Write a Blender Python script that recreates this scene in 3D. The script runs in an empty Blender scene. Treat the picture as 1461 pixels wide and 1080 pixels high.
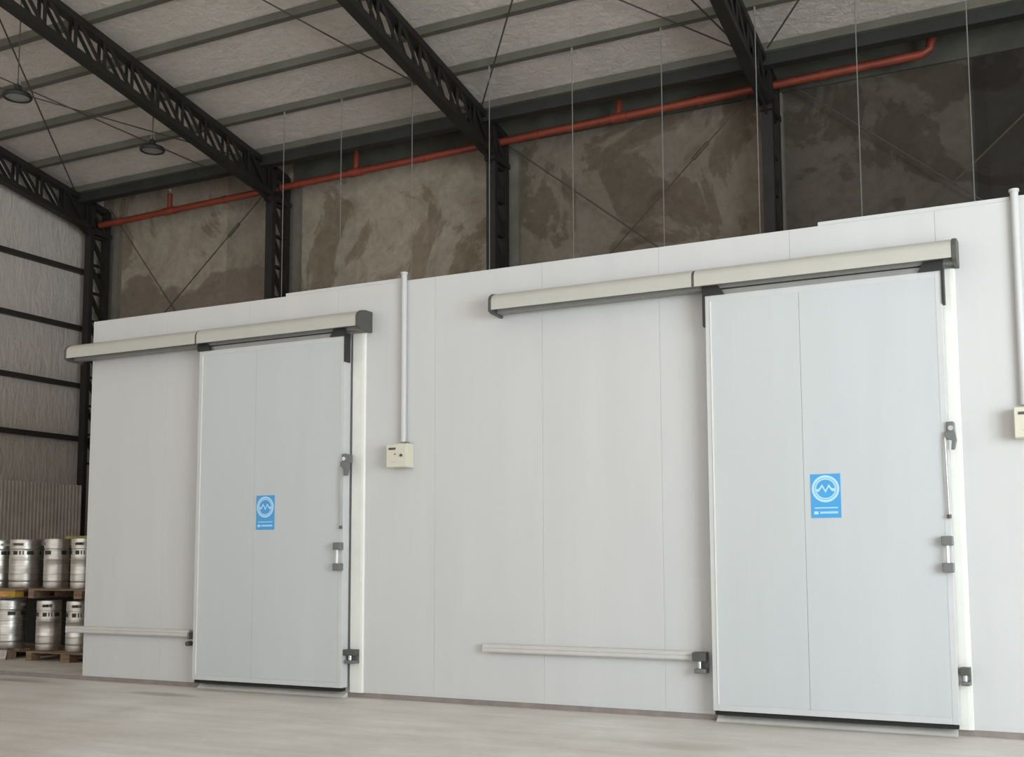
import bpy, bmesh, math, random
from mathutils import Vector, Matrix
random.seed(7)
S = bpy.context.scene
COL = S.collection

# ------------------------------------------------------------------ camera
cam = bpy.data.cameras.new('camera')
cam.sensor_width = 36.0
cam.lens = 1609.46 / 1461.0 * 36.0
cam.shift_x = 14.5 / 1461.0
cam.shift_y = 97.0 / 1461.0
cam.clip_end = 200
co = bpy.data.objects.new('camera', cam)
COL.objects.link(co)
yaw, pit, rol = -0.468622907, 0.0989310935, -0.00266190155
right = Vector((math.cos(yaw), -math.sin(yaw), 0))
fwd = Vector((math.sin(yaw), math.cos(yaw), 0))
up = Vector((0, 0, 1))
f2 = fwd * math.cos(pit) + up * math.sin(pit)
u2 = up * math.cos(pit) - fwd * math.sin(pit)
r3 = right * math.cos(rol) + u2 * math.sin(rol)
u3 = u2 * math.cos(rol) - right * math.sin(rol)
m = Matrix((r3, u3, -f2)).transposed().to_4x4()
m.translation = Vector((0, -9.3775, 1.3506))
co.matrix_world = m
S.camera = co

# ------------------------------------------------------------------ light
w = bpy.data.worlds.new('daylight')
S.world = w
w.use_nodes = True
bg = w.node_tree.nodes['Background']
bg.inputs[0].default_value = (1.0, 0.985, 0.955, 1)
bg.inputs[1].default_value = 1.04

def area(name, loc, target, sx, sy, power, color):
    l = bpy.data.lights.new(name, 'AREA')
    l.shape = 'RECTANGLE'; l.size = sx; l.size_y = sy
    l.energy = power; l.color = color
    o = bpy.data.objects.new(name, l)
    o.location = loc
    o.rotation_euler = (Vector(target) - Vector(loc)).to_track_quat('-Z', 'Y').to_euler()
    COL.objects.link(o)
    return o
# daylight entering by the loading doors, right of and behind the photographer
area('loading_door_daylight', (7.6, -8.0, 2.8), (-2.0, -1.0, 0.2), 6.0, 5.0, 1320, (0.83, 0.93, 1.0))

sl = bpy.data.lights.new('roof_bounce_sun', 'SUN')  # added sun, its unseen floor patch bounces light up to the roof
sl.energy = 11; sl.color = (1.0, 0.95, 0.88); sl.angle = 0.01
so_ = bpy.data.objects.new('roof_bounce_sun', sl)
so_.location = (14, -9, 8)
so_.rotation_euler = Vector((-1.0, 0.06, -0.72)).to_track_quat('-Z', 'Y').to_euler()
COL.objects.link(so_)

S.view_settings.view_transform = 'Standard'
S.view_settings.look = 'None'
S.view_settings.exposure = 0.0
S.view_settings.gamma = 1.0
S.view_settings.use_curve_mapping = False

# ------------------------------------------------------------------ materials
class NT:
    def __init__(self, name, rough=0.5, metal=0.0):
        self.m = bpy.data.materials.new(name)
        self.m.use_nodes = True
        self.t = self.m.node_tree
        self.p = self.t.nodes['Principled BSDF']
        self.p.inputs['Roughness'].default_value = rough
        self.p.inputs['Metallic'].default_value = metal
        self.tc = self.t.nodes.new('ShaderNodeTexCoord')
    def n(self, typ, **kw):
        x = self.t.nodes.new(typ)
        for k, v in kw.items(): setattr(x, k, v)
        return x
    def link(self, a, b): self.t.links.new(a, b)
    def coords(self, scale=(1, 1, 1), rot=(0, 0, 0)):
        mp = self.n('ShaderNodeMapping')
        mp.inputs['Scale'].default_value = scale
        mp.inputs['Rotation'].default_value = rot
        self.link(self.tc.outputs['Object'], mp.inputs['Vector'])
        return mp.outputs['Vector']
    def noise(self, scale=5, detail=6, rough=0.6, vec=None, dist=0.0):
        x = self.n('ShaderNodeTexNoise')
        x.inputs['Scale'].default_value = scale
        x.inputs['Detail'].default_value = detail
        x.inputs['Roughness'].default_value = rough
        x.inputs['Distortion'].default_value = dist
        self.link(vec if vec is not None else self.tc.outputs['Object'], x.inputs['Vector'])
        return x.outputs['Fac']
    def ramp(self, fac, stops):
        r = self.n('ShaderNodeValToRGB')
        e = r.color_ramp.elements
        while len(e) < len(stops): e.new(0.5)
        for el, (p, c) in zip(e, stops):
            el.position = p; el.color = (*c, 1) if len(c) == 3 else c
        self.link(fac, r.inputs['Fac'])
        return r.outputs['Color']
    def math(self, op, a, b=None, clamp=False):
        x = self.n('ShaderNodeMath', operation=op, use_clamp=clamp)
        for i, v in enumerate((a, b)):
            if v is None: continue
            if isinstance(v, (int, float)): x.inputs[i].default_value = v
            else: self.link(v, x.inputs[i])
        return x.outputs[0]
    def mix(self, fac, a, b, mode='MIX'):
        x = self.n('ShaderNodeMix', data_type='RGBA', blend_type=mode)
        for i, v in ((0, fac), (6, a), (7, b)):
            if isinstance(v, (int, float)): x.inputs[i].default_value = v
            elif isinstance(v, tuple): x.inputs[i].default_value = (*v, 1)
            else: self.link(v, x.inputs[i])
        return x.outputs[2]
    def xyz(self):
        s = self.n('ShaderNodeSeparateXYZ')
        self.link(self.tc.outputs['Object'], s.inputs[0])
        return s.outputs
    def base(self, c):
        if isinstance(c, tuple): self.p.inputs['Base Color'].default_value = (*c, 1)
        else: self.link(c, self.p.inputs['Base Color'])
    def bump(self, h, strength=0.3, dist=0.02):
        b = self.n('ShaderNodeBump')
        b.inputs['Strength'].default_value = strength
        b.inputs['Distance'].default_value = dist
        self.link(h, b.inputs['Height'])
        self.link(b.outputs['Normal'], self.p.inputs['Normal'])

def simple(name, c, rough=0.5, metal=0.0, var=0.12, scale=6.0):
    t = NT(name, rough, metal)
    lo = tuple(x * (1 - var) for x in c); hi = tuple(min(1, x * (1 + var)) for x in c)
    t.base(t.ramp(t.noise(scale), [(0.3, lo), (0.7, hi)]))
    return t.m

def panel_mat(name, c, seam=None):
    t = NT(name, 0.42)
    n = t.noise(1.0, 4, 0.6, t.coords((3, 3, 0.35)))
    colr = t.ramp(n, [(0.3, tuple(x * 0.965 for x in c)), (0.7, tuple(x * 1.02 for x in c))])
    t.base(colr)
    # fine vertical micro-profiling of the sheet
    wv = t.n('ShaderNodeTexWave', wave_type='BANDS', bands_direction='X')
    wv.inputs['Scale'].default_value = 3.3
    wv.inputs['Distortion'].default_value = 0.4
    t.link(t.tc.outputs['Object'], wv.inputs['Vector'])
    n2 = t.noise(1.0, 3, 0.5, t.coords((40, 40, 2.0)))
    h = t.math('ADD', t.math('MULTIPLY', t.math('POWER', wv.outputs['Fac'], 6), 0.5), t.math('MULTIPLY', n2, 0.35))
    t.bump(h, 0.05, 0.01)
    return t.m

M = {}
M['panel'] = panel_mat('white coated panel', (0.558, 0.558, 0.55))
M['door'] = panel_mat('white coated door', (0.515, 0.536, 0.54))
M['trim'] = simple('pale aluminium trim', (0.54, 0.545, 0.54), 0.45, 0.0, 0.03)
M['cream'] = simple('cream coated sheet', (0.47, 0.462, 0.41), 0.42, 0.0, 0.03)
M['jamb'] = simple('ivory profile', (0.71, 0.705, 0.65), 0.4, 0.0, 0.03)
M['bumper'] = simple('grey white profile', (0.53, 0.525, 0.49), 0.45, 0.0, 0.04)
M['alu'] = simple('grey aluminium', (0.33, 0.33, 0.32), 0.4, 0.6, 0.06)
M['track'] = simple('dark grey steel track', (0.26, 0.26, 0.25), 0.5, 0.3, 0.06)
M['plastic'] = simple('dark grey plastic', (0.075, 0.073, 0.068), 0.5, 0.0, 0.08)
M['black'] = simple('black plastic', (0.018, 0.018, 0.017), 0.55, 0.0, 0.1)
M['rubber'] = simple('black rubber', (0.012, 0.012, 0.012), 0.8)
M['fitting'] = simple('grey fitting', (0.155, 0.16, 0.155), 0.45, 0.2, 0.1)
M['chrome'] = simple('bright metal', (0.6, 0.6, 0.6), 0.25, 1.0, 0.05)
M['rodgrey'] = simple('grey steel rod', (0.4, 0.4, 0.39), 0.35, 0.3)
M['whitebar'] = simple('white handle bar', (0.78, 0.77, 0.74), 0.35)
M['steel'] = simple('black painted steel', (0.018, 0.017, 0.015), 0.6, 0.0, 0.25, 3)
M['girt'] = simple('dark brown steel', (0.035, 0.03, 0.026), 0.6, 0.0, 0.2, 3)
M['purlin'] = simple('grey green steel', (0.135, 0.135, 0.105), 0.6, 0.0, 0.15, 2)
M['top_band'] = simple('dark green grey header', (0.085, 0.085, 0.068), 0.8, 0.0, 0.25, 2)
M['eave'] = simple('dark green black steel', (0.028, 0.03, 0.027), 0.65, 0.0, 0.2, 2)
M['rod'] = simple('dark steel rod', (0.085, 0.07, 0.055), 0.6)
M['wire'] = simple('pale galvanised wire', (0.25, 0.25, 0.235), 0.5, 0.0)
M['red'] = simple('red painted pipe', (0.25, 0.048, 0.024), 0.45, 0.0, 0.2, 3)
M['sprink'] = simple('pale brass', (0.6, 0.57, 0.5), 0.35, 0.5)
M['box'] = simple('cream enclosure', (0.62, 0.595, 0.48), 0.4, 0.0, 0.02)
M['conduit'] = simple('grey white conduit', (0.52, 0.52, 0.515), 0.4, 0.0, 0.02)
M['blue'] = simple('blue sticker', (0.06, 0.33, 0.66), 0.4, 0.0, 0.03)
M['paleblue'] = simple('pale blue print', (0.42, 0.69, 0.90), 0.4, 0.0, 0.02)
M['kegdark'] = simple('black keg print', (0.02, 0.02, 0.018), 0.5)
M['yellow'] = simple('ochre painted wood', (0.5, 0.3, 0.035), 0.6, 0.0, 0.25, 8)
M['shadesheet'] = simple('green black sheet', (0.02, 0.022, 0.018), 0.8)
M['olive'] = simple('olive painted board', (0.30, 0.25, 0.07), 0.6, 0.0, 0.25, 8)
M['orange'] = simple('orange painted wood', (0.62, 0.28, 0.10), 0.6, 0.0, 0.25, 12)
M['film'] = simple('cloudy plastic wrap', (0.5, 0.46, 0.42), 0.3, 0.0, 0.2, 10)
M['lens'] = simple('grey lamp lens', (0.30, 0.30, 0.28), 0.3, 0.0, 0.05)
M['redlamp'] = simple('red indicator', (0.4, 0.05, 0.03), 0.3)

def mk_keg():
    t = NT('brushed stainless', 0.44, 1.0)
    n = t.noise(1.0, 4, 0.6, t.coords((4, 4, 40)))
    t.base(t.ramp(n, [(0.3, (0.52, 0.50, 0.46)), (0.7, (0.78, 0.76, 0.71))]))
    t.link(t.math('ADD', t.math('MULTIPLY', t.noise(20), 0.2), 0.29), t.p.inputs['Roughness'])
    return t.m
M['keg'] = mk_keg()

def mk_wood():
    t = NT('weathered pallet wood', 0.75)
    n = t.noise(1.0, 6, 0.7, t.coords((3, 30, 30)))
    t.base(t.ramp(n, [(0.3, (0.12, 0.075, 0.045)), (0.7, (0.33, 0.23, 0.155))]))
    t.bump(n, 0.3, 0.004)
    return t.m
M['wood'] = mk_wood()

def mk_floor():
    t = NT('pale worn concrete', 0.5)
    a = t.noise(0.7, 8, 0.65, None, 0.6)
    b = t.noise(1.0, 5, 0.6, t.coords((0.8, 4.0, 1), (0, 0, 0.15)))
    c = t.noise(18, 4, 0.6)
    c1 = t.ramp(a, [(0.32, (0.655, 0.62, 0.565)), (0.68, (0.82, 0.80, 0.765))])
    c2 = t.ramp(b, [(0.35, (0.86, 0.85, 0.83)), (0.65, (1, 1, 1))])
    c3 = t.ramp(c, [(0.3, (0.92, 0.92, 0.91)), (0.7, (1, 1, 1))])
    colr = t.mix(1.0, t.mix(1.0, c1, c2, 'MULTIPLY'), c3, 'MULTIPLY')
    x, y, z = t.xyz()
    # damp patches on the slab, each with its own outline
    for (px, py, rx, ry) in ((-10.62, -0.33, 0.55, 0.13), (-8.25, -0.62, 0.5, 0.13), (-2.6, -1.35, 0.5, 0.2)):
        dx = t.math('DIVIDE', t.math('SUBTRACT', x, px), rx)
        dy = t.math('DIVIDE', t.math('SUBTRACT', y, py), ry)
        d = t.math('ADD', t.math('MULTIPLY', dx, dx), t.math('MULTIPLY', dy, dy))
        d = t.math('ADD', d, t.math('MULTIPLY', t.math('SUBTRACT', t.noise(3.0), 0.5), 1.2))
        k = t.math('MULTIPLY', t.math('SUBTRACT', 1.15, d, True), 0.55 if px < -5 else 0.25, True)
        colr = t.mix(k, colr, (0.27, 0.225, 0.16))
    t.base(colr)
    t.bump(t.math('ADD', c, a), 0.12, 0.01)
    return t.m
M['floor'] = mk_floor()
M['slab'] = simple('grey brown concrete', (0.60, 0.55, 0.49), 0.7, 0.0, 0.15, 3)
M['slabedge'] = simple('stained concrete edge', (0.24, 0.205, 0.185), 0.8, 0.0, 0.18, 5)

def mk_foil():
    t = NT('wrinkled roof insulation', 0.45)
    a = t.noise(1.0, 6, 0.65, t.coords((5, 9, 5), (0, 0, 0.5)), 0.8)
    b = t.noise(0.5, 4, 0.6)
    colr = t.ramp(a, [(0.3, (0.74, 0.665, 0.605)), (0.7, (0.89, 0.81, 0.75))])
    colr = t.mix(1.0, colr, t.ramp(b, [(0.35, (0.86, 0.88, 0.85)), (0.65, (1, 0.98, 0.98))]), 'MULTIPLY')
    t.base(colr)
    h = t.math('ADD', a, t.math('MULTIPLY', t.noise(1.0, 6, 0.7, t.coords((14, 5, 5), (0, 0, -0.7)), 1.5), 0.8))
    t.bump(h, 0.7, 0.06)
    return t.m
M['foil'] = mk_foil()

def mk_foilwall():
    t = NT('wrinkled wall insulation', 0.5)
    a = t.noise(1.0, 6, 0.65, t.coords((5, 9, 2.5), (0.3, 0, 0)), 0.8)
    t.base(t.ramp(a, [(0.3, (0.60, 0.55, 0.50)), (0.7, (0.74, 0.685, 0.63))]))
    t.bump(a, 0.6, 0.06)
    return t.m
M['foilwall'] = mk_foilwall()

def mk_concrete():
    t = NT('stained concrete', 0.85)
    x, y, z = t.xyz()
    big = t.noise(0.55, 7, 0.62, None, 0.9)
    mid = t.noise(1.6, 7, 0.68, None, 1.2)
    fine = t.noise(11, 5, 0.65)
    colr = t.ramp(mid, [(0.3, (0.29, 0.24, 0.185)), (0.48, (0.37, 0.32, 0.255)), (0.7, (0.43, 0.38, 0.31))])
    st = t.ramp(big, [(0.515, (1, 1, 1)), (0.54, (0.70, 0.65, 0.60)), (0.74, (0.54, 0.50, 0.45))])
    colr = t.mix(1.0, colr, st, 'MULTIPLY')
    # cast panel by cast panel, each of its own tone
    vr = t.n('ShaderNodeTexWhiteNoise', noise_dimensions='1D')
    t.link(t.math('FLOOR', t.math('DIVIDE', t.math('ADD', x, 20.03), 1.48)), vr.inputs['W'])
    colr = t.mix(1.0, colr, t.ramp(vr.outputs['Value'], [(0.0, (0.80, 0.80, 0.79)), (1.0, (1.08, 1.06, 1.04))]), 'MULTIPLY')
    # old damp line low in the left bay
    nz = t.math('ADD', t.math('MULTIPLY', t.noise(0.9, 3, 0.5), 1.7), 5.95)
    low = t.math('MULTIPLY', t.math('SUBTRACT', nz, z), 12, True)
    low = t.math('MULTIPLY', low, t.math('MULTIPLY', t.math('SUBTRACT', -12.6, x), 5, True))
    colr = t.mix(t.math('MULTIPLY', low, 0.8), colr, (0.20, 0.16, 0.125))
    dk0 = t.math('MULTIPLY', t.math('ADD', x, 8.1), 10, True)  # light falloff toward the right painted in, from the third bay on
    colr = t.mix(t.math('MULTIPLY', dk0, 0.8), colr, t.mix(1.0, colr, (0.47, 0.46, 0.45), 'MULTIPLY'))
    # right bay darkened further, light falloff painted into the colour
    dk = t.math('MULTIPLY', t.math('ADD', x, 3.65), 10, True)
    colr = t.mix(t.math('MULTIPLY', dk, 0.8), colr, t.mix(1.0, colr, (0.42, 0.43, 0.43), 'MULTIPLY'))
    dk2 = t.math('MULTIPLY', t.math('ADD', x, 1.05), 10, True)  # far right end darkened again, same painted falloff
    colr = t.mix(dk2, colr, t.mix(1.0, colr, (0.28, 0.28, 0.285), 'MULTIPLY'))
    colr = t.mix(1.0, colr, t.ramp(fine, [(0.3, (0.86, 0.86, 0.85)), (0.7, (1.06, 1.06, 1.05))]), 'MULTIPLY')
    t.base(colr)
    t.bump(t.math('ADD', fine, mid), 0.25, 0.02)
    return t.m
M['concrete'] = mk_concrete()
M['pilaster'] = simple('grey green concrete', (0.20, 0.185, 0.15), 0.85, 0.0, 0.2, 3)
M['corr'] = simple('dull galvanised sheet', (0.55, 0.51, 0.46), 0.5, 0.1, 0.12, 3)

# ------------------------------------------------------------------ mesh helpers
class MB:
    def __init__(self): self.b = bmesh.new()
    def box(self, x0, x1, y0, y1, z0, z1):
        v = [self.b.verts.new(p) for p in ((x0,y0,z0),(x1,y0,z0),(x1,y1,z0),(x0,y1,z0),(x0,y0,z1),(x1,y0,z1),(x1,y1,z1),(x0,y1,z1))]
        for f in ((0,3,2,1),(4,5,6,7),(0,1,5,4),(1,2,6,5),(2,3,7,6),(3,0,4,7)): self.b.faces.new([v[i] for i in f])
        return self
    def bar(self, p, q, wx, wy, side=(1, 0, 0)):
        p, q = Vector(p), Vector(q); d = (q - p).normalized()
        s = Vector(side); s = (s - d * s.dot(d)).normalized(); n = d.cross(s)
        vs = []
        for c in (p, q):
            for a, b in ((-1,-1),(1,-1),(1,1),(-1,1)): vs.append(self.b.verts.new(c + s * a * wx / 2 + n * b * wy / 2))
        for f in ((3,2,1,0),(4,5,6,7),(0,1,5,4),(1,2,6,5),(2,3,7,6),(3,0,4,7)): self.b.faces.new([vs[i] for i in f])
        return self
    def tube(self, pts, r, n=10, cap=True):
        pts = [Vector(p) for p in pts]; rings = []
        ref = None
        for i, p in enumerate(pts):
            d = (pts[min(i+1, len(pts)-1)] - pts[max(i-1, 0)]).normalized()
            if ref is None: ref = Vector((0, 0, 1)) if abs(d.z) < 0.9 else Vector((1, 0, 0))
            s = (ref - d * ref.dot(d)).normalized(); t = d.cross(s); ref = s
            rr = r[i] if isinstance(r, (list, tuple)) else r
            rings.append([self.b.verts.new(p + (s * math.cos(a) + t * math.sin(a)) * rr) for a in [2 * math.pi * k / n for k in range(n)]])
        for A, B in zip(rings, rings[1:]):
            for k in range(n): self.b.faces.new((A[k], A[(k+1) % n], B[(k+1) % n], B[k]))
        if cap:
            self.b.faces.new(rings[0][::-1]); self.b.faces.new(rings[-1])
        return self
    def lathe(self, prof, c=(0, 0, 0), n=32, a0=0.0, a1=2 * math.pi):
        full = abs(a1 - a0 - 2 * math.pi) < 1e-6
        k = n if full else n + 1; rings = []
        for r, z in prof:
            rings.append([self.b.verts.new((c[0] + r * math.cos(a0 + (a1 - a0) * i / n), c[1] + r * math.sin(a0 + (a1 - a0) * i / n), c[2] + z)) for i in range(k)])
        for A, B in zip(rings, rings[1:]):
            for i in range(n): self.b.faces.new((A[i], A[(i+1) % k], B[(i+1) % k], B[i]))
        return self
    def prism_x(self, prof, x0, x1):         # closed profile of (y, z) pushed along x
        a = [self.b.verts.new((x0, y, z)) for y, z in prof]; b = [self.b.verts.new((x1, y, z)) for y, z in prof]
        n = len(prof)
        for i in range(n): self.b.faces.new((a[i], a[(i+1) % n], b[(i+1) % n], b[i]))
        self.b.faces.new(a[::-1]); self.b.faces.new(b)
        return self
    def poly_y(self, pts, y0, y1):           # closed outline of (x, z) pushed along y
        a = [self.b.verts.new((x, y0, z)) for x, z in pts]; b = [self.b.verts.new((x, y1, z)) for x, z in pts]
        n = len(pts)
        for i in range(n): self.b.faces.new((a[i], b[i], b[(i+1) % n], a[(i+1) % n]))
        self.b.faces.new(a); self.b.faces.new(b[::-1])
        return self
    def build(self, name, mat, parent=None, smooth=False, bevel=0.0):
        bmesh.ops.recalc_face_normals(self.b, faces=self.b.faces)
        me = bpy.data.meshes.new(name)
        self.b.to_mesh(me); self.b.free()
        if smooth:
            for p in me.polygons: p.use_smooth = True
        me.materials.append(mat)
        o = bpy.data.objects.new(name, me); COL.objects.link(o)
        if parent: o.parent = parent
        if bevel:
            bv = o.modifiers.new('bevel', 'BEVEL'); bv.width = bevel; bv.segments = 2; bv.limit_method = 'ANGLE'
        if smooth:
            es = o.modifiers.new('edges', 'EDGE_SPLIT'); es.split_angle = math.radians(40)
        return o

def tag(o, label, cat, group=None, kind=None):
    o['label'] = label; o['category'] = cat
    if group: o['group'] = group
    if kind: o['kind'] = kind
    return o
def thing(name, loc, label, cat, group=None):
    o = bpy.data.objects.new(name, None); COL.objects.link(o)
    o.location = loc; o.empty_display_size = 0.1
    return tag(o, label, cat, group)
def struct(o): o['kind'] = 'structure'; return o
def copy_tree(o, parent=None):
    c = o.copy(); COL.objects.link(c)
    if parent: c.parent = parent
    for ch in list(o.children): copy_tree(ch, c)
    return c

# ------------------------------------------------------------------ the hall
RZ = lambda y: 9.5 - 0.18 * y               # top of the rafters
WTOP = 4.10
struct(MB().box(-17.5, 8, -12, 7.2, -0.2, 0).build('floor', M['floor']))
o = struct(MB().box(-17.38, 8, 0.0, 6.95, -0.02, 0.05).build('trim_1', M['slabedge']))       # raised slab the rooms and kegs stand on
o.data.materials.append(M['slab'])
for p in o.data.polygons:
    if p.normal.z > 0.5: p.material_index = 1
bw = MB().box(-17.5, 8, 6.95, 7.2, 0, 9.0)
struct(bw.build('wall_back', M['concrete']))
struct(MB().box(-12.5, 8, 6.9, 6.949, 8.22, 8.98).build('trim_9', M['top_band']))  # dark band along the wall above the pipe
for i, X in enumerate((-17.0, -12.55, -8.1, -3.65)):
    struct(MB().box(X - 0.22, X + (0.2 if X < -4 else 0.09), 6.86, 6.95, 0.05, 8.2).build('trim_%d' % (i + 2), M['pilaster']))
wr_ = MB()  # unseen right wall, added to keep outside light off the back wall
for a in ((-12, 7.2, 5.5, 11.6), (-12, -11.2, 0, 5.5), (-4.8, 7.2, 0, 5.5)):
    wr_.box(8.0, 8.2, *a)
struct(wr_.build('wall_right', M['foilwall']))
struct(MB().prism_x([(-12, 0), (7.2, 0), (7.2, 9.06), (5.9, 9.06), (5.9, 8.56), (-12, 11.78)], -17.55, -17.35).build('wall_left', M['foilwall']))
struct(MB().prism_x([(-12, RZ(-12) + 0.12), (6.07, RZ(6.07) + 0.12), (6.07, RZ(6.07) + 0.2), (-12, RZ(-12) + 0.2)], -17.55, 8).build('ceiling', M['foil']))

struct(MB().prism_x([(6.02, RZ(6.02) + 0.2), (6.02, 9.0), (7.2, 9.0), (7.2, 9.06), (5.96, 9.06), (5.96, RZ(5.96) + 0.21)], -17.55, 8).build('trim_8', M['eave']))   # closed gutter pocket behind the eave
# purlins: C sections carried on the rafters, one line each
PL = [(4.92, 'lowest thin grey-green roof purlin, the next one up from the dark eave beam'),
      (3.93, 'grey-green roof purlin, second above the dark eave beam'),
      (2.93, 'grey-green roof purlin, third above the dark eave beam'),
      (1.98, 'grey-green roof purlin, fourth above the dark eave beam'),
      (1.0, 'grey-green roof purlin, fifth above the dark eave beam, at the top left corner')]
def csec(y, h=0.115):
    z = RZ(y)
    w_ = 0.055; t = 0.012
    return [(y - w_, z), (y + w_, z), (y + w_, z + 0.022), (y + w_ - t, z + 0.022), (y + w_ - t, z + t), (y - w_ + t, z + t), (y - w_ + t, z + h - t), (y + w_, z + h - t), (y + w_, z + h), (y - w_, z + h)]
for y, lab in PL:
    o = MB().prism_x(csec(y), -17.3, 8).build('roof_purlin', M['purlin'])
    tag(o, lab, 'purlin', 'purlins under the roof sheets')
e = thing('eave_beam', (-5, 5.98, 8.2), 'dark deep eave beam running along the top of the concrete wall', 'beam')
MB().prism_x([(p[0] - 5.98, p[1] - 8.2) for p in csec(5.93)], -12.3, 13).build('top_flange', M['purlin'], e)['label'] = 'pale grey-green upper strip'
MB().box(-12.3, 13, -0.03, 0.06, 0.075, 0.23).build('web_plate', M['eave'], e)
MB().box(-12.3, 13, -0.03, 0.14, 0.06, 0.075).build('bottom_flange', M['eave'], e)

# portal frames: lattice column and lattice rafter
def make_frame():
    r = thing('portal_frame', (0, 0, 0), '', 'steel frame')
    colm = MB().box(-0.08, 0.08, 6.25, 6.34, 0.05, 8.40).build('column', M['steel'], r)
    MB().box(-0.08, 0.08, 6.66, 6.75, 0.05, 8.27).build('outer_chord', M['steel'], colm)
    z = 3.2; k = 0
    while z < 7.7:
        MB().bar((0, 6.32, z), (0, 6.68, z), 0.10, 0.035).build('web_bar', M['steel'], colm)
        MB().bar((0, 6.32, z + 0.55), (0, 6.68, z + 0.04), 0.10, 0.035).build('web_bar', M['steel'], colm)
        z += 0.56
    MB().box(-0.09, 0.09, 6.2, 6.78, 7.72, 7.80).build('gusset', M['steel'], colm)
    def chord(name, dz, par):
        y0, y1 = -8.0, 6.7
        return MB().prism_x([(y0, RZ(y0) + dz), (y1, RZ(y1) + dz), (y1, RZ(y1) + dz + 0.105), (y0, RZ(y0) + dz + 0.105)], -0.08, 0.08).build(name, M['steel'], par)
    raf = chord('rafter', -0.105, r)
    chord('lower_chord', -0.60, raf)
    y = -1.0; un = 0.55
    while y < 6.2:
        lo = lambda yy: RZ(yy) - 0.53
        hi = lambda yy: RZ(yy) - 0.06
        for s in (-0.06, 0.06):
            MB().bar((s, y, lo(y)), (s, y, hi(y)), 0.012, 0.06).build('web_bar', M['steel'], raf)
            MB().bar((s, y + 0.03, hi(y + 0.03)), (s, y + un - 0.03, lo(y + un - 0.03)), 0.012, 0.068).build('web_bar', M['steel'], raf)
        y += un
    for yy in (5.9,):
        MB().prism_x([(5.55, RZ(5.55) - 0.55), (6.25, 7.66), (6.3, 7.66), (6.3, RZ(6.3) - 0.05), (5.55, RZ(5.55) - 0.05)], -0.008, 0.008).build('knee_plate', M['steel'], raf)
    return r
frames = [(-17.0, 'black lattice portal frame at the far left against the insulated end wall'),
          (-12.55, 'black lattice portal frame beside the two hanging lamps, second from left'),
          (-8.1, 'black lattice portal frame rising above the middle of the cold room'),
          (-3.65, 'black lattice portal frame farthest right, before the darkest wall bay')]
f0 = make_frame()
for i, (X, lab) in enumerate(frames):
    fr = f0 if i == 0 else copy_tree(f0)
    fr.location = (X, 0, 0)
    tag(fr, lab, 'steel frame', 'portal frames carrying the roof')

# girts on the end wall
for z, lab in ((7.02, 'topmost dark girt on the insulated end wall'), (5.88, 'second dark girt from top on the insulated end wall'),
               (4.74, 'third dark girt from top on the insulated end wall'), (3.70, 'lowest dark girt on the end wall, above the corrugated sheet')):
    g = MB().box(-17.35, -17.24, -9, 6.94, z - 0.045, z + 0.045).build('wall_girt', M['girt'])
    tag(g, lab, 'girt', 'girts on the end wall')

# corrugated sheet standing before the foot of the end wall
pts = []
y = 0.5
while y < 6.06:
    pts += [(-16.80, y), (-16.80, y + 0.03), (-16.765, y + 0.042), (-16.765, y + 0.066)]
    y += 0.08
pts.append((-16.80, y))
cb = MB()
fa = [(cb.b.verts.new((x, yy, 0.05)), cb.b.verts.new((x, yy, 2.75))) for x, yy in pts]
bk = [(cb.b.verts.new((x - 0.004, yy, 0.05)), cb.b.verts.new((x - 0.004, yy, 2.75))) for x, yy in pts]
for A in (fa, bk):
    for p, q in zip(A, A[1:]): cb.b.faces.new((p[0], q[0], q[1], p[1]))
for i in (0, 1):
    for (p, q), (a, b) in zip(zip(fa, fa[1:]), zip(bk, bk[1:])): cb.b.faces.new((p[i], q[i], b[i], a[i]))
tag(cb.build('corrugated_sheet', M['corr']), 'grey upright corrugated metal sheet behind the kegs at the end wall', 'metal sheet')

# bracing rods
def rod(name, p, q, lab, group, turn=None):
    t = thing(name, p, lab, 'bracing rod', group)
    d = Vector(q) - Vector(p)
    MB().tube([(0, 0, 0), d], 0.012, 6).build('rod', M['rod'], t)
    if turn:
        a, b = d * turn, d * (turn + 0.07)
        MB().tube([a, a * 0.97 + b * 0.03, a * 0.03 + b * 0.97, b], [0.014, 0.03, 0.03, 0.014], 8).build('turnbuckle', M['rod'], t)
GW = 'crossed wall bracing rods'
def wrod(x0, z0, x1, z1, lab, y=6.77, turn=None):
    rod('bracing_rod', (x0, y, z0), (x1, y, z1), lab, GW, turn)
wrod(-16.94, 8.34, -14.3, 5.0, 'thin wall bracing rod sloping down right beside the leftmost lattice column', 6.73)
wrod(-12.6, 8.41, -16.3, 5.3, 'thin wall bracing rod with turnbuckle sloping down left, in the leftmost wall bay', 6.70, 0.27)
wrod(-8.04, 8.125, -4.6, 5.38, 'thin wall bracing rod sloping down right from the middle lattice column', 6.73)
wrod(-3.7, 8.47, -7.2, 5.16, 'thin wall bracing rod sloping down left from the rightmost lattice column', 6.70, 0.27)
wrod(-3.6, 8.41, -0.3, 5.62, 'thin wall bracing rod sloping down right in the dark right wall bay', 6.73)
wrod(0.5, 7.95, -2.4, 5.4, 'thin wall bracing rod at the right edge, sloping down left in the dark bay', 6.70)
GR = 'bracing rods under the roof'
def rrod(x0, y0, x1, y1, lab, d=0.05):
    rod('roof_bracing_rod', (x0, y0, RZ(y0) - d), (x1, y1, RZ(y1) - d), lab, GR)
rrod(-12.7, 0.1, -16.85, 5.75, 'roof bracing rod from the lamps down to the far left corner column')
rrod(-16.8, -2.5, -13.68, 5.88, 'roof bracing rod passing just above the far hanging lamp')
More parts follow.
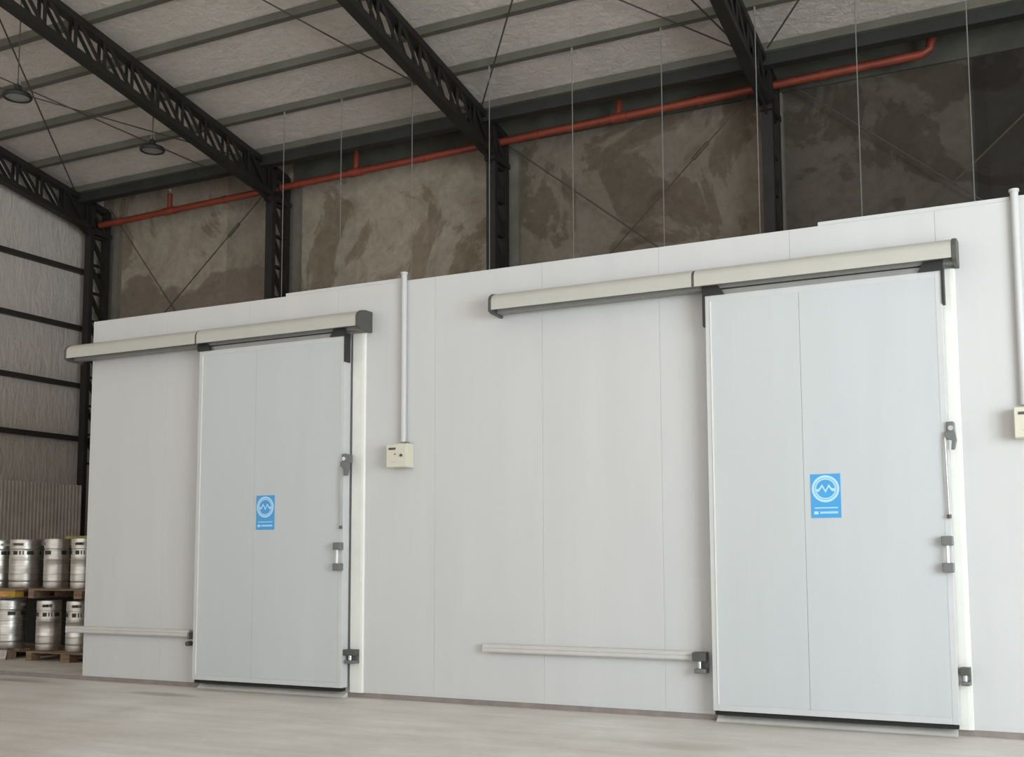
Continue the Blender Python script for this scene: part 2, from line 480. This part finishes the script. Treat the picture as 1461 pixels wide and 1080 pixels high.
rrod(-16.95, 0.2, -12.7, 5.7, 'short roof bracing rod splitting off above the two hanging lamps', 0.12)
rrod(-12.4, -4.5, -8.25, 5.85, 'long roof bracing rod crossing between the second and middle frames')
rrod(-5.2, 2.0, -8.0, 5.75, 'steep roof bracing rod running down to the head of the middle column')
rrod(-7.9, 0.3, -3.8, 5.75, 'roof bracing rod reaching the rightmost frame from the left')
rrod(-4.5, 3.0, -3.75, 5.85, 'steep short roof bracing rod close left of the rightmost frame', 0.1)
rrod(-0.2, 1.2, -3.5, 5.75, 'roof bracing rod rising to the right from the rightmost frame')

# hanger wires holding the cold-room roof
HL = ['left of the second frame, above the left coping strip', 'left of the conduit, across the pale second wall bay', 'straight above the left conduit pole',
      'just in front of the middle column', 'across the third wall bay, left of the tall sprinkler', 'in the third wall bay between sprinkler and rightmost column',
      'along the left side of the rightmost column', 'in the dark right bay, left of the last sprinkler', 'in the dark right bay, close to the right edge']
for X, l in zip((-11.19, -10.06, -8.75, -7.42, -6.09, -4.76, -3.46, -2.18, -0.88), HL):
    t = thing('hanger_wire', (X, 4.9, WTOP), 'thin pale hanger wire ' + l, 'hanger', 'wires hanging from the roof to the cold room')
    MB().tube([(0, 0, 0.02), (0, 0, RZ(4.9) - WTOP)], 0.007, 6).build('wire', M['wire'], t)
    MB().tube([(0, 0, RZ(4.9) - WTOP - 0.12), (0, 0, RZ(4.9) - WTOP)], 0.016, 6).build('hook', M['wire'], t)

# sprinkler line
pz = lambda x: 7.94 + (x + 16.9) * 0.0182
t = thing('sprinkler_pipe', (-16.95, 6.5, pz(-16.95)), 'red sprinkler pipe with upright heads running along the concrete wall', 'pipe')
def loc(x, dz=0.0): return (x + 16.95, 0, pz(x) - pz(-16.95) + dz)
MB().tube([loc(-16.95), loc(-1.56), (loc(-1.46)[0], 0, loc(-1.46)[2] + 0.05), (loc(-1.43)[0], 0, loc(-1.43)[2] + 0.2)], 0.06, 12).build('pipe', M['red'], t, True)
for x in (-15.14, -10.87, -5.99):
    MB().tube([loc(x, 0.03), loc(x, 0.34)], 0.05, 10).build('riser', M['red'], t, True)
    MB().tube([loc(x - 0.13), loc(x + 0.13)], 0.075, 12).build('tee_joint', M['red'], t, True)
for x in (-15.14, -10.87, -5.99, -1.43):
    h = 0.34 if x < -2 else 0.2
    MB().tube([loc(x, h - 0.01), loc(x, h + 0.03), loc(x, h + 0.05), loc(x, h + 0.085)], [0.03, 0.02, 0.012, 0.035], 10).build('sprinkler_head', M['sprink'], t, True)
for x in (-13.8, -12.1, -9.5, -7.4, -4.7, -2.9):
    MB().tube([loc(x - 0.04), loc(x + 0.04)], 0.072, 12).build('coupling', M['red'], t, True)

# two high-bay lamps
def lamp(loc_, lab):
    t = thing('high_bay_lamp', loc_, lab, 'lamp', 'high-bay lamps under the roof')
    MB().lathe([(0.0, 0.075), (0.09, 0.075), (0.10, 0.05), (0.185, 0.03), (0.2, 0.01), (0.2, -0.015), (0.19, -0.03), (0.165, -0.03), (0.165, -0.012)], n=36).build('housing', M['black'], t, True)
    MB().lathe([(0.0, -0.012), (0.165, -0.012)], n=36).build('lens', M['lens'], t, True)
    MB().lathe([(0.0, 0.16), (0.045, 0.16), (0.05, 0.14), (0.05, 0.075)], n=20).build('driver', M['black'], t, True)
    dz = RZ(loc_[1]) + 0.12 - loc_[2]
    MB().tube([(0, 0, 0.16), (0, 0, dz)], 0.008, 6).build('cord', M['rod'], t)
    MB().tube([(-0.05, 0, 0.15), (-0.03, 0, 0.22), (0, 0, 0.28), (0.03, 0, 0.22), (0.05, 0, 0.15)], 0.007, 6).build('hook', M['wire'], t)
lamp((-13.0, 1.22, 7.85), 'dark round high-bay lamp nearest the photo\'s left edge, under the roof')
lamp((-13.0, 3.83, 7.94), 'dark round high-bay lamp hanging below the second steel frame')

# ------------------------------------------------------------------ cold room
cr = thing('cold_room', (-10.05, 0, 0.05), 'large white panel-built cold room standing along the concrete wall', 'cold room')
H = WTOP - 0.05
xs = [-10.05, -8.92, -7.77, -6.62, -5.474, -4.325, -3.184, -2.03, -0.88, 0.27, 1.42, 2.57]
for a, b in zip(xs, xs[1:]):
    MB().box(a + 10.05 + 0.0007, b + 10.05 - 0.0007, 0, 0.1, 0, H).build('wall_panel', M['panel'], cr, bevel=0.0015)
for k in range(5):
    MB().box(0, 0.1, 0.102 + k * 1.15, 0.102 + k * 1.15 + 1.147, 0, H).build('side_panel', M['panel'], cr)
MB().box(0.1, 12.62, 0.1, 5.85, H - 0.1, H - 0.001).build('roof_panel', M['panel'], cr)
MB().box(-0.003, 0.03, -0.003, -0.0005, 0, H).build('corner_profile', M['panel'], cr)
MB().box(0.05, 12.62, -0.003, -0.0005, 0.0, 0.03).build('base_profile', M['trim'], cr)
for a, b in ((-7.29, -5.86), (-1.79, -0.33), (-0.27, 2.5)):
    MB().box(a + 10.05, b + 10.05, 0.0, 0.12, H + 0.0005, H + 0.032).build('coping_strip', M['trim'], cr)['label'] = 'pale grey capping strip'

# sliding doors
PROF = [(-0.001, 3.62), (-0.001, 3.815), (-0.12, 3.815), (-0.19, 3.80), (-0.235, 3.77), (-0.25, 3.735), (-0.25, 3.645)]
def hood(x0, x1, j, labs):
    t = thing('track_cover', (x0, 0, 3.6), labs, 'door track', 'track covers above the sliding doors')
    def shell(a, b):
        outer = PROF[1:]; inner = [(y + (0.008 if y < -0.2 else 0.0), z - (0.008 if y > -0.22 else 0.0)) for y, z in outer][::-1]
        return MB().prism_x([(y, z - 3.6) for y, z in outer + inner], a - x0, b - x0)
    shell(x0 + 0.01, j - 0.012).build('cover_sheet', M['cream'], t, True)
    shell(j + 0.012, x1 - 0.03).build('cover_sheet', M['cream'], t, True)
    cap = [(0.0, 3.61), (0.0, 3.82), (-0.12, 3.82), (-0.19, 3.806), (-0.24, 3.775), (-0.256, 3.737), (-0.256, 3.635), (-0.2, 3.615)]
    MB().prism_x([(y, z - 3.6) for y, z in cap], -0.02, 0.01).build('end_cap', M['plastic'], t, bevel=0.004)
    MB().prism_x([(y, z - 3.6) for y, z in cap], x1 - x0 - 0.035, x1 - x0).build('end_cap', M['plastic'], t, bevel=0.004)
    band = [(y * 0.985, z - 3.6 - 0.004) for y, z in PROF[1:]]
    MB().prism_x(band + [(y + 0.012, z - 0.012) for y, z in band[::-1]], j - x0 - 0.03, j - x0 + 0.03).build('joint_band', M['plastic'], t)
    MB().box(0.02, x1 - x0 - 0.04, -0.15, -0.05, 0.03, 0.10).build('track_bar', M['track'], t)
    return t
hood(-10.22, -6.20, -8.29, 'long cream track cover over the left sliding door')
hood(-4.74, -0.71, -2.80, 'long cream track cover over the right sliding door')

def sticker(cx, cz, wid, hei, y, par):
    s = MB().box(cx - wid / 2, cx + wid / 2, y - 0.003, y, cz - hei / 2, cz + hei / 2).build('logo_sticker', M['blue'], par)
    s['label'] = 'small blue sticker with round zigzag emblem'
    R = wid * 0.46; ez = cz + hei / 2 - R - wid * 0.05
    e = MB()
    n = 48
    for ro, ri in ((R, R * 0.82), (R * 0.78, R * 0.68)):
        ring = [[e.b.verts.new((cx + q_ * math.cos(2 * math.pi * k / n), y - 0.005, ez + q_ * math.sin(2 * math.pi * k / n))) for q_ in (ro, ri)] for k in range(n)]
        for k in range(n):
            A, B = ring[k], ring[(k + 1) % n]
            e.b.faces.new((A[0], B[0], B[1], A[1]))
    zz = [(-0.68, -0.12), (-0.48, -0.10), (-0.24, 0.24), (0.0, -0.20), (0.24, 0.24), (0.46, -0.08), (0.68, -0.08)]
    rows = [(e.b.verts.new((cx + a * R, y - 0.005, ez + (b + 0.11) * R)), e.b.verts.new((cx + a * R, y - 0.005, ez + (b - 0.11) * R))) for a, b in zz]
    for A, B in zip(rows, rows[1:]): e.b.faces.new((A[0], A[1], B[1], B[0]))
    e.build('emblem', M['paleblue'], s)
    q = MB()
    zb = cz - hei / 2
    q.box(cx - wid * 0.38, cx + wid * 0.40, y - 0.005, y - 0.003, zb + hei * 0.215, zb + hei * 0.24)
    q.box(cx - wid * 0.40, cx - wid * 0.26, y - 0.005, y - 0.003, zb + hei * 0.08, zb + hei * 0.15)
    x = cx - wid * 0.2
    for k in range(9):
        q.box(x, x + wid * 0.055, y - 0.005, y - 0.003, zb + hei * 0.095, zb + hei * 0.145); x += wid * 0.067
    q.build('printed_line', M['paleblue'], s)

def make_door(x0, x1, lab, stk, seam, left_strap):
    t = thing('sliding_door', ((x0 + x1) / 2, -0.1, 0.06), lab, 'door', 'sliding cold-room doors')
    ox, oy, oz = t.location
    L = lambda b: None
    def bx(a, b, c, d, e, f): return MB().box(a - ox, b - ox, c - oy, d - oy, e - oz, f - oz)
    zb, zt = 0.10, 3.575
    for a, b in ((x0, seam), (seam, x1)):
        bx(a + 0.04 if a == x0 else a + 0.001, b - 0.04 if b == x1 else b - 0.001, -0.148, -0.045, zb + 0.05, zt - 0.045).build('leaf_panel', M['door'], t, bevel=0.002)
    ed = MB()
    for a, b, e, f in ((x0, x0 + 0.042, zb, zt), (x1 - 0.048, x1, zb, zt), (x0 + 0.042, x1 - 0.048, zt - 0.05, zt), (x0 + 0.042, x1 - 0.048, zb, zb + 0.05)):
        ed.box(a - ox, b - ox, -0.15 - oy, -0.04 - oy, e - oz, f - oz)
    ed.build('edge_trim', M['trim'], t, bevel=0.003)
    bead = MB()
    bead.box(x0 + 0.042 - ox, x0 + 0.052 - ox, -0.155 - oy, -0.148 - oy, zb + 0.05 - oz, zt - 0.05 - oz)
    bead.build('edge_bead', M['jamb'], t)
    bx(x0 + 0.01, x1 - 0.01, -0.125, -0.06, 0.064, zb).build('rubber_seal', M['rubber'], t)
    bx(x0 + 0.02, x1 - 0.02, -0.135, -0.075, zt, zt + 0.045).build('top_rail', M['alu'], t)
    for s, xe in ((1, x0), (-1, x1)):
        k = MB().poly_y([(xe - s * 0.012 - ox, zt - oz), (xe + s * 0.17 - ox, zt - oz), (xe + s * 0.12 - ox, zt + 0.078 - oz), (xe - s * 0.02 - ox, zt + 0.078 - oz)], -0.172 - oy, -0.152 - oy).build('hanger_bracket', M['black'], t)
        if s == -1 or left_strap:
            MB().box(min(xe, xe - s * 0.02) - ox, max(xe, xe - s * 0.02) - ox, -0.165 - oy, -0.075 - oy, 3.31 - oz, zt + 0.03 - oz).build('strap', M['black'], k, bevel=0.004)
    sx, sz = stk
    sticker(sx - ox, sz - oz, 0.235, 0.352, -0.148 - oy, t)
    # latch, pull rod and grip on the closing edge
    xr = x1 + 0.035
    la = MB().box(x1 - 0.005 - ox, xr + 0.012 - ox, -0.175 - oy, -0.06 - oy, 2.30 - oz, 2.385 - oz)
    la.poly_y([(xr - 0.055 - ox, 2.31 - oz), (xr + 0.02 - ox, 2.31 - oz), (xr + 0.03 - ox, 2.24 - oz), (xr + 0.012 - ox, 2.17 - oz), (xr - 0.012 - ox, 2.17 - oz), (xr - 0.004 - ox, 2.24 - oz), (xr - 0.055 - ox, 2.26 - oz)], -0.18 - oy, -0.13 - oy)
    lo = la.build('latch', M['fitting'], t, bevel=0.004)
    MB().tube([(xr - 0.01 - ox, -0.185 - oy, 2.335 - oz), (xr - 0.01 - ox, -0.165 - oy, 2.335 - oz)], 0.02, 12).build('latch_bolt', M['chrome'], lo, True)
    MB().tube([(x1 - 0.02 - ox, -0.172 - oy, 2.27 - oz), (x1 - 0.015 - ox, -0.175 - oy, 2.0 - oz), (x1 - 0.01 - ox, -0.172 - oy, 1.66 - oz)], 0.0075, 8).build('pull_rod', M['rodgrey'], lo, True)
    MB().tube([(x1 - 0.01 - ox, -0.172 - oy, 1.675 - oz), (x1 - 0.01 - ox, -0.172 - oy, 1.645 - oz)], 0.016, 10).build('rod_knob', M['plastic'], lo, True)
    g = MB().tube([(x1 - 0.03 - ox, -0.20 - oy, 1.25 - oz), (x1 - 0.03 - ox, -0.20 - oy, 1.505 - oz)], 0.012, 10).build('handle', M['whitebar'], t, True)
    for zc in (1.475, 1.272):
        MB().box(x1 - 0.07 - ox, x1 + 0.012 - ox, -0.222 - oy, -0.149 - oy, zc - 0.036 - oz, zc + 0.036 - oz).build('handle_clamp', M['fitting'], g, bevel=0.006)
    return t
make_door(-8.315, -6.43, 'left white sliding cold-room door with blue sticker, beside the kegs\' end', (-7.39, 1.825), -7.545, False)
make_door(-2.725, -0.835, 'right white sliding cold-room door with blue sticker, the nearer one', (-1.765, 1.843), -1.936, True)

# jambs the doors close against
for a, b, lab in ((-6.41, -6.265, 'ivory upright door jamb right of the left sliding door'), (-0.875, -0.745, 'ivory upright door jamb right of the right sliding door')):
    pr = [(a, 0.0), (a, -0.03), (b - 0.035, -0.03), (b - 0.01, -0.025), (b, -0.012), (b, 0.0)]
    j = MB()
    lo = [j.b.verts.new((x, y - 0.0005, 0.05)) for x, y in pr]; hi_ = [j.b.verts.new((x, y - 0.0005, 3.61)) for x, y in pr]
    for i in range(len(pr)): j.b.faces.new((lo[i], lo[(i + 1) % len(pr)], hi_[(i + 1) % len(pr)], hi_[i]))
    j.b.faces.new(lo[::-1]); j.b.faces.new(hi_)
    tag(j.build('door_jamb', M['jamb']), lab, 'door frame', 'jambs of the sliding doors')

# bumper rails low on the wall
def bumper(x0, x1, z0, z1, lab):
    zc = (z0 + z1) / 2; h = (z1 - z0) / 2
    t = thing('bumper_rail', (x0, 0, zc), lab, 'bumper rail', 'low rails guiding the sliding doors')
    MB().prism_x([(-0.0005, -h), (-0.07, -h), (-0.08, -h + 0.012), (-0.08, -0.008), (-0.074, 0), (-0.08, 0.008), (-0.08, h - 0.012), (-0.07, h), (-0.0005, h)], 0, x1 - x0).build('profile', M['bumper'], t)
    MB().box(-0.006, 0, -0.082, -0.0005, -h, h).build('end_plate', M['trim'], t)
    return t
b1 = bumper(-10.25, -8.44, 0.528, 0.602, 'left low grey-white rail, jutting past the cold-room corner toward kegs')
MB().box(1.80, 1.825, -0.085, -0.01, -0.06, 0.012).build('stop_clip', M['fitting'], b1)
MB().tube([(1.80, -0.09, -0.105), (1.80, -0.02, -0.105)], 0.026, 12).build('stop_knob', M['plastic'], b1, True)
bumper(-4.905, -2.90, 0.493, 0.568, 'right low grey-white rail on the wall between the two doors')

def guide(x0, x1, z0, z1, lab):
    t = thing('door_guide', ((x0 + x1) / 2, 0, (z0 + z1) / 2), lab, 'door guide', 'floor guides of the sliding doors')
    h = (z1 - z0) / 2; w2 = (x1 - x0) / 2
    y0 = -0.031
    MB().box(-w2 * 0.5, w2, y0 - 0.012, y0, -h, h).build('back_plate', M['fitting'], t)
    MB().box(-w2, w2, y0 - 0.1, y0 - 0.012, h * 0.15, h).build('upper_block', M['plastic'], t, bevel=0.006)
    MB().box(-w2 * 0.75, w2, y0 - 0.1, y0 - 0.012, -h, -h * 0.52).build('lower_block', M['fitting'], t, bevel=0.01)
    MB().tube([(-w2 * 0.1, y0 - 0.055, -h * 0.6), (-w2 * 0.1, y0 - 0.055, h * 0.3)], 0.02, 12).build('roller', M['chrome'], t, True)
guide(-6.43, -6.30, 0.335, 0.47, 'dark door guide low on the left door\'s jamb')
guide(-0.822, -0.748, 0.387, 0.522, 'grey door guide low on the right door\'s jamb')
guide(-2.905, -2.79, 0.39, 0.565, 'dark roller guide at the right end of the right rail')

# concrete ramps at the doorways
for n, (a, b) in enumerate(((-8.31, -6.45), (-2.72, -0.86))):
    struct(MB().prism_x([(-0.004, 0.0), (-0.10, 0.002), (-0.08, 0.010), (-0.02, 0.047), (-0.004, 0.05)], a, b).build('trim_%d' % (n + 6), M['floor']))

# control boxes and their conduits
def cbox(x0, x1, z0, z1, lab):
    t = thing('control_box', ((x0 + x1) / 2, 0, z0), lab, 'electrical box', 'control boxes on the cold-room wall')
    w2 = (x1 - x0) / 2; h = z1 - z0
    MB().box(-w2, w2, -0.12, -0.001, 0, h).build('body', M['box'], t, bevel=0.008)
    MB().box(-w2 + 0.004, w2 - 0.004, -0.142, -0.121, 0.004, h - 0.004).build('lid', M['box'], t, bevel=0.006)
    MB().box(-w2 * 0.72, -w2 * 0.05, -0.146, -0.1421, h * 0.74, h * 0.83).build('display', M['plastic'], t)
    MB().tube([(w2 * 0.5, -0.155, h * 0.5), (w2 * 0.5, -0.1421, h * 0.5)], 0.014, 12).build('switch', M['plastic'], t, True)
    MB().tube([(-w2 * 0.1, -0.148, h * 0.56), (-w2 * 0.1, -0.1421, h * 0.56)], 0.007, 10).build('indicator', M['redlamp'], t, True)
    MB().box(-w2 * 0.5, w2 * 0.1, -0.144, -0.1421, h * 0.22, h * 0.27).build('nameplate', M['conduit'], t)
    MB().tube([(w2 * 0.6, -0.05, h), (w2 * 0.6, -0.05, h + 0.02)], 0.02, 10).build('cable_gland', M['fitting'], t, True)
cbox(-5.94, -5.705, 2.228, 2.462, 'cream control box right of the left sliding door')
cbox(-0.37, -0.135, 2.238, 2.475, 'cream control box cut by the right edge of the photo')
def conduit(x, r, z0, lab):
    t = thing('conduit', (x, -r, z0), lab, 'conduit', 'upright conduits on the cold-room wall')
    MB().tube([(0, -0.001, 0), (0, -0.001, WTOP + 0.06 - z0)], r, 14).build('pipe', M['conduit'], t, True)
    MB().tube([(0, -0.001, WTOP + 0.055 - z0), (0, -0.001, WTOP + 0.075 - z0)], r * 1.25, 14).build('end_collar', M['conduit'], t, True)
conduit(-5.81, 0.03, 2.484, 'grey-white conduit rising from the left control box to the cold-room top')
conduit(-0.295, 0.03, 2.497, 'grey-white conduit rising from the control box at the right edge')

# ------------------------------------------------------------------ kegs and pallets
def make_keg(R, Hh):
    t = thing('beer_keg', (0, 0, 0), '', 'keg')
    b = [(0.0, 0.10 * Hh), (0.8 * R, 0.10 * Hh), (0.90 * R, 0.14 * Hh), (0.97 * R, 0.16 * Hh), (0.97 * R, 0.275 * Hh), (0.97 * R, 0.283 * Hh), (0.94 * R, 0.286 * Hh), (0.94 * R, 0.294 * Hh), (0.99 * R, 0.298 * Hh), (0.99 * R, 0.312 * Hh), (0.965 * R, 0.322 * Hh),
         (0.965 * R, 0.575 * Hh), (0.995 * R, 0.585 * Hh), (0.995 * R, 0.603 * Hh), (0.94 * R, 0.607 * Hh), (0.94 * R, 0.616 * Hh), (0.965 * R, 0.62 * Hh), (0.965 * R, 0.77 * Hh), (0.93 * R, 0.776 * Hh), (0.9 * R, 0.81 * Hh), (0.7 * R, 0.86 * Hh), (0, 0.88 * Hh)]
    MB().lathe(b, n=40).build('body', M['keg'], t, True)
    MB().lathe([(0.90 * R, 0.135 * Hh), (0.965 * R, 0.13 * Hh), (0.965 * R, 0.02 * Hh), (0.935 * R, 0.0), (0.90 * R, 0.0), (0.92 * R, 0.02 * Hh), (0.92 * R, 0.13 * Hh)], n=40).build('bottom_chime', M['keg'], t, True)
    c = MB(); n = 48
    zs = [0.808, 0.87, 0.925, 0.985, 1.0]
    outer = []
    for z in zs:
        r = 0.965 * R if z < 0.99 else 0.94 * R
        outer.append([(c.b.verts.new((r * math.cos(2 * math.pi * i / n), r * math.sin(2 * math.pi * i / n), z * Hh)),
                       c.b.verts.new(((r - 0.008) * math.cos(2 * math.pi * i / n), (r - 0.008) * math.sin(2 * math.pi * i / n), z * Hh))) for i in range(n)])
    hole = lambda k, i: k == 1 and (i % 24) in (0, 1, 2, 21, 22, 23)
    for k in range(4):
        for i in range(n):
            if hole(k, i): continue
            A, B = outer[k], outer[k + 1]; j = (i + 1) % n
            c.b.faces.new((A[i][0], A[j][0], B[j][0], B[i][0])); c.b.faces.new((A[i][1], B[i][1], B[j][1], A[j][1]))
    for i in range(n):
        j = (i + 1) % n
        c.b.faces.new((outer[4][i][0], outer[4][j][0], outer[4][j][1], outer[4][i][1]))
        c.b.faces.new((outer[0][i][0], outer[0][i][1], outer[0][j][1], outer[0][j][0]))
    c.build('top_collar', M['keg'], t, True)
    p = MB()
    for a0, a1 in ((-1.25, -0.75), (-0.35, 0.0), (0.12, 0.22), (0.34, 0.42), (0.62, 1.1), (1.7, 2.3), (2.7, 3.2), (3.5, 4.2)):
        p.lathe([(0.97 * R, 0.685 * Hh), (0.972 * R, 0.685 * Hh), (0.972 * R, 0.762 * Hh), (0.97 * R, 0.762 * Hh)], n=8, a0=a0, a1=a1)
    p.build('printed_band', M['kegdark'], t, True)['label'] = 'black broken printed band'
    MB().lathe([(0, 0.905 * Hh), (0.13 * R, 0.905 * Hh), (0.15 * R, 0.885 * Hh), (0.15 * R, 0.865 * Hh)], n=16).build('valve', M['keg'], t, True)
    return t
wide = make_keg(0.20, 0.645)
slim = make_keg(0.162, 0.645)
used = set()
def put_keg(src, x, y, z, rz, lab, g):
    o = src if src.name not in used else copy_tree(src)
    used.add(src.name)
    o.location = (x, y, z); o.rotation_euler = (0, 0, rz)
    tag(o, lab, 'keg', g)
T1, T2 = 0.175, 0.975
G1, G2 = 'kegs on the upper pallets', 'kegs on the lower pallets'
face = math.radians(-41)
put_keg(wide, -13.16, 1.36, T2, face + 0.5, 'wide steel keg on the ochre pallet, cut by the photo\'s left edge', G1)
put_keg(wide, -12.58, 1.30, T2, face - 0.5, 'wide steel keg on the ochre pallet, upper one, nearest the dark gap', G1)
put_keg(wide, -12.82, 1.30, T1, face + 1.1, 'wide steel keg below the ochre pallet, on the plastic-wrapped pallet', G2)
put_keg(slim, -11.93, 1.25, T2, face + 1.6, 'slim steel keg on the upper pallet, left neighbour of the board-topped keg', G1)
put_keg(slim, -11.44, 1.25, T2, face - 0.4, 'slim steel keg with a board on top, upper one beside the white wall', G1)
put_keg(slim, -12.03, 1.25, T1, face - 0.2, 'slim steel keg on the lower pallet, facing the dark gap', G2)
put_keg(slim, -11.49, 1.25, T1, face - 0.25, 'slim steel keg on the lower pallet, partly behind the jutting rail', G2)

def make_pallet(x0, x1, y0, y1, z0, lab, group, blocks=None, mats=None):
    t = thing('pallet', ((x0 + x1) / 2, (y0 + y1) / 2, z0), lab, 'pallet', group)
    w2 = (x1 - x0) / 2; d2 = (y1 - y0) / 2; cx = (x0 + x1) / 2
    bl = blocks or [(-w2, -w2 + 0.14), (-0.07, 0.07), (w2 - 0.14, w2)]
    mats = mats or [M['wood']] * 3
    nb = 6
    for k in range(nb):
        a = -d2 + k * (2 * d2 - 0.1) / (nb - 1)
        MB().box(-w2, w2, a, a + 0.1, 0.103, 0.123).build('deck_board', M['wood'], t)
    for (a, b), mt in zip(bl, mats):
        MB().box(a, b, -d2, d2, 0.085, 0.1025).build('stringer', M['wood'], t)
        MB().box(a, b, -d2, d2, 0.0, 0.016).build('bottom_board', M['wood'], t)
        for yy in (-d2, -0.07, d2 - 0.14):
            MB().box(a, b, yy, yy + 0.14, 0.0165, 0.0845).build('block', mt if yy == -d2 else M['wood'], t)
    return t
make_pallet(-12.2, -11.0, 1.05, 2.05, 0.051, 'wooden pallet on the floor slab, under the two slim lower kegs', 'pallets under the kegs',
            [(-0.6, -0.5), (0.02, 0.18), (0.46, 0.6)])
p = make_pallet(-13.6, -12.55, 1.05, 2.05, 0.051, 'pallet with plastic wrap on the floor slab, under the wide lower keg', 'pallets under the kegs')
wr = MB()
N = 26
row = []
for k in range(N):
    x = -0.5 + 1.04 * k / (N - 1)
    row.append([wr.b.verts.new((x, -0.512 - 0.03 * (1 - j / 4) * (0.5 + random.random()) - 0.012 * random.random(), 0.001 + 0.122 * j / 4)) for j in range(5)])
for A, B in zip(row, row[1:]):
    for j in range(4): wr.b.faces.new((A[j], B[j], B[j + 1], A[j + 1]))
wo = wr.build('plastic_wrap', M['film'], p, True)
wo['label'] = 'crumpled pale plastic wrap'
so = wo.modifiers.new('thick', 'SOLIDIFY'); so.thickness = 0.004
make_pallet(-12.2, -11.0, 1.05, 2.05, 0.8515, 'dark wooden pallet carried by the two slim lower kegs', 'pallets under the kegs',
            [(-0.6, -0.5), (0.22, 0.36), (0.48, 0.6)])
make_pallet(-13.6, -12.3, 1.05, 2.05, 0.8515, 'pallet with ochre and orange block, carried by the wide lower keg', 'pallets under the kegs',
            [(-0.65, -0.45), (0.12, 0.32), (0.32, 0.50)], [M['wood'], M['orange'], M['yellow']])
tag(MB().box(-13.75, -12.15, 2.1, 2.12, 0.051, 1.55).build('gap_shade_sheet', M['shadesheet']), 'dark upright sheet added behind the keg stacks for the shade in the gaps', 'sheet')  # added sheet standing in for the deep shade between kegs
bo = MB().box(-0.28, 0.30, -0.07, 0.07, 0, 0.034).build('board', M['olive'])
bo.location = (-11.42, 1.27, 1.6205); bo.rotation_euler = (0, 0, 0.1)
tag(bo, 'short ochre board lying on top of the upper keg beside the white wall', 'board')
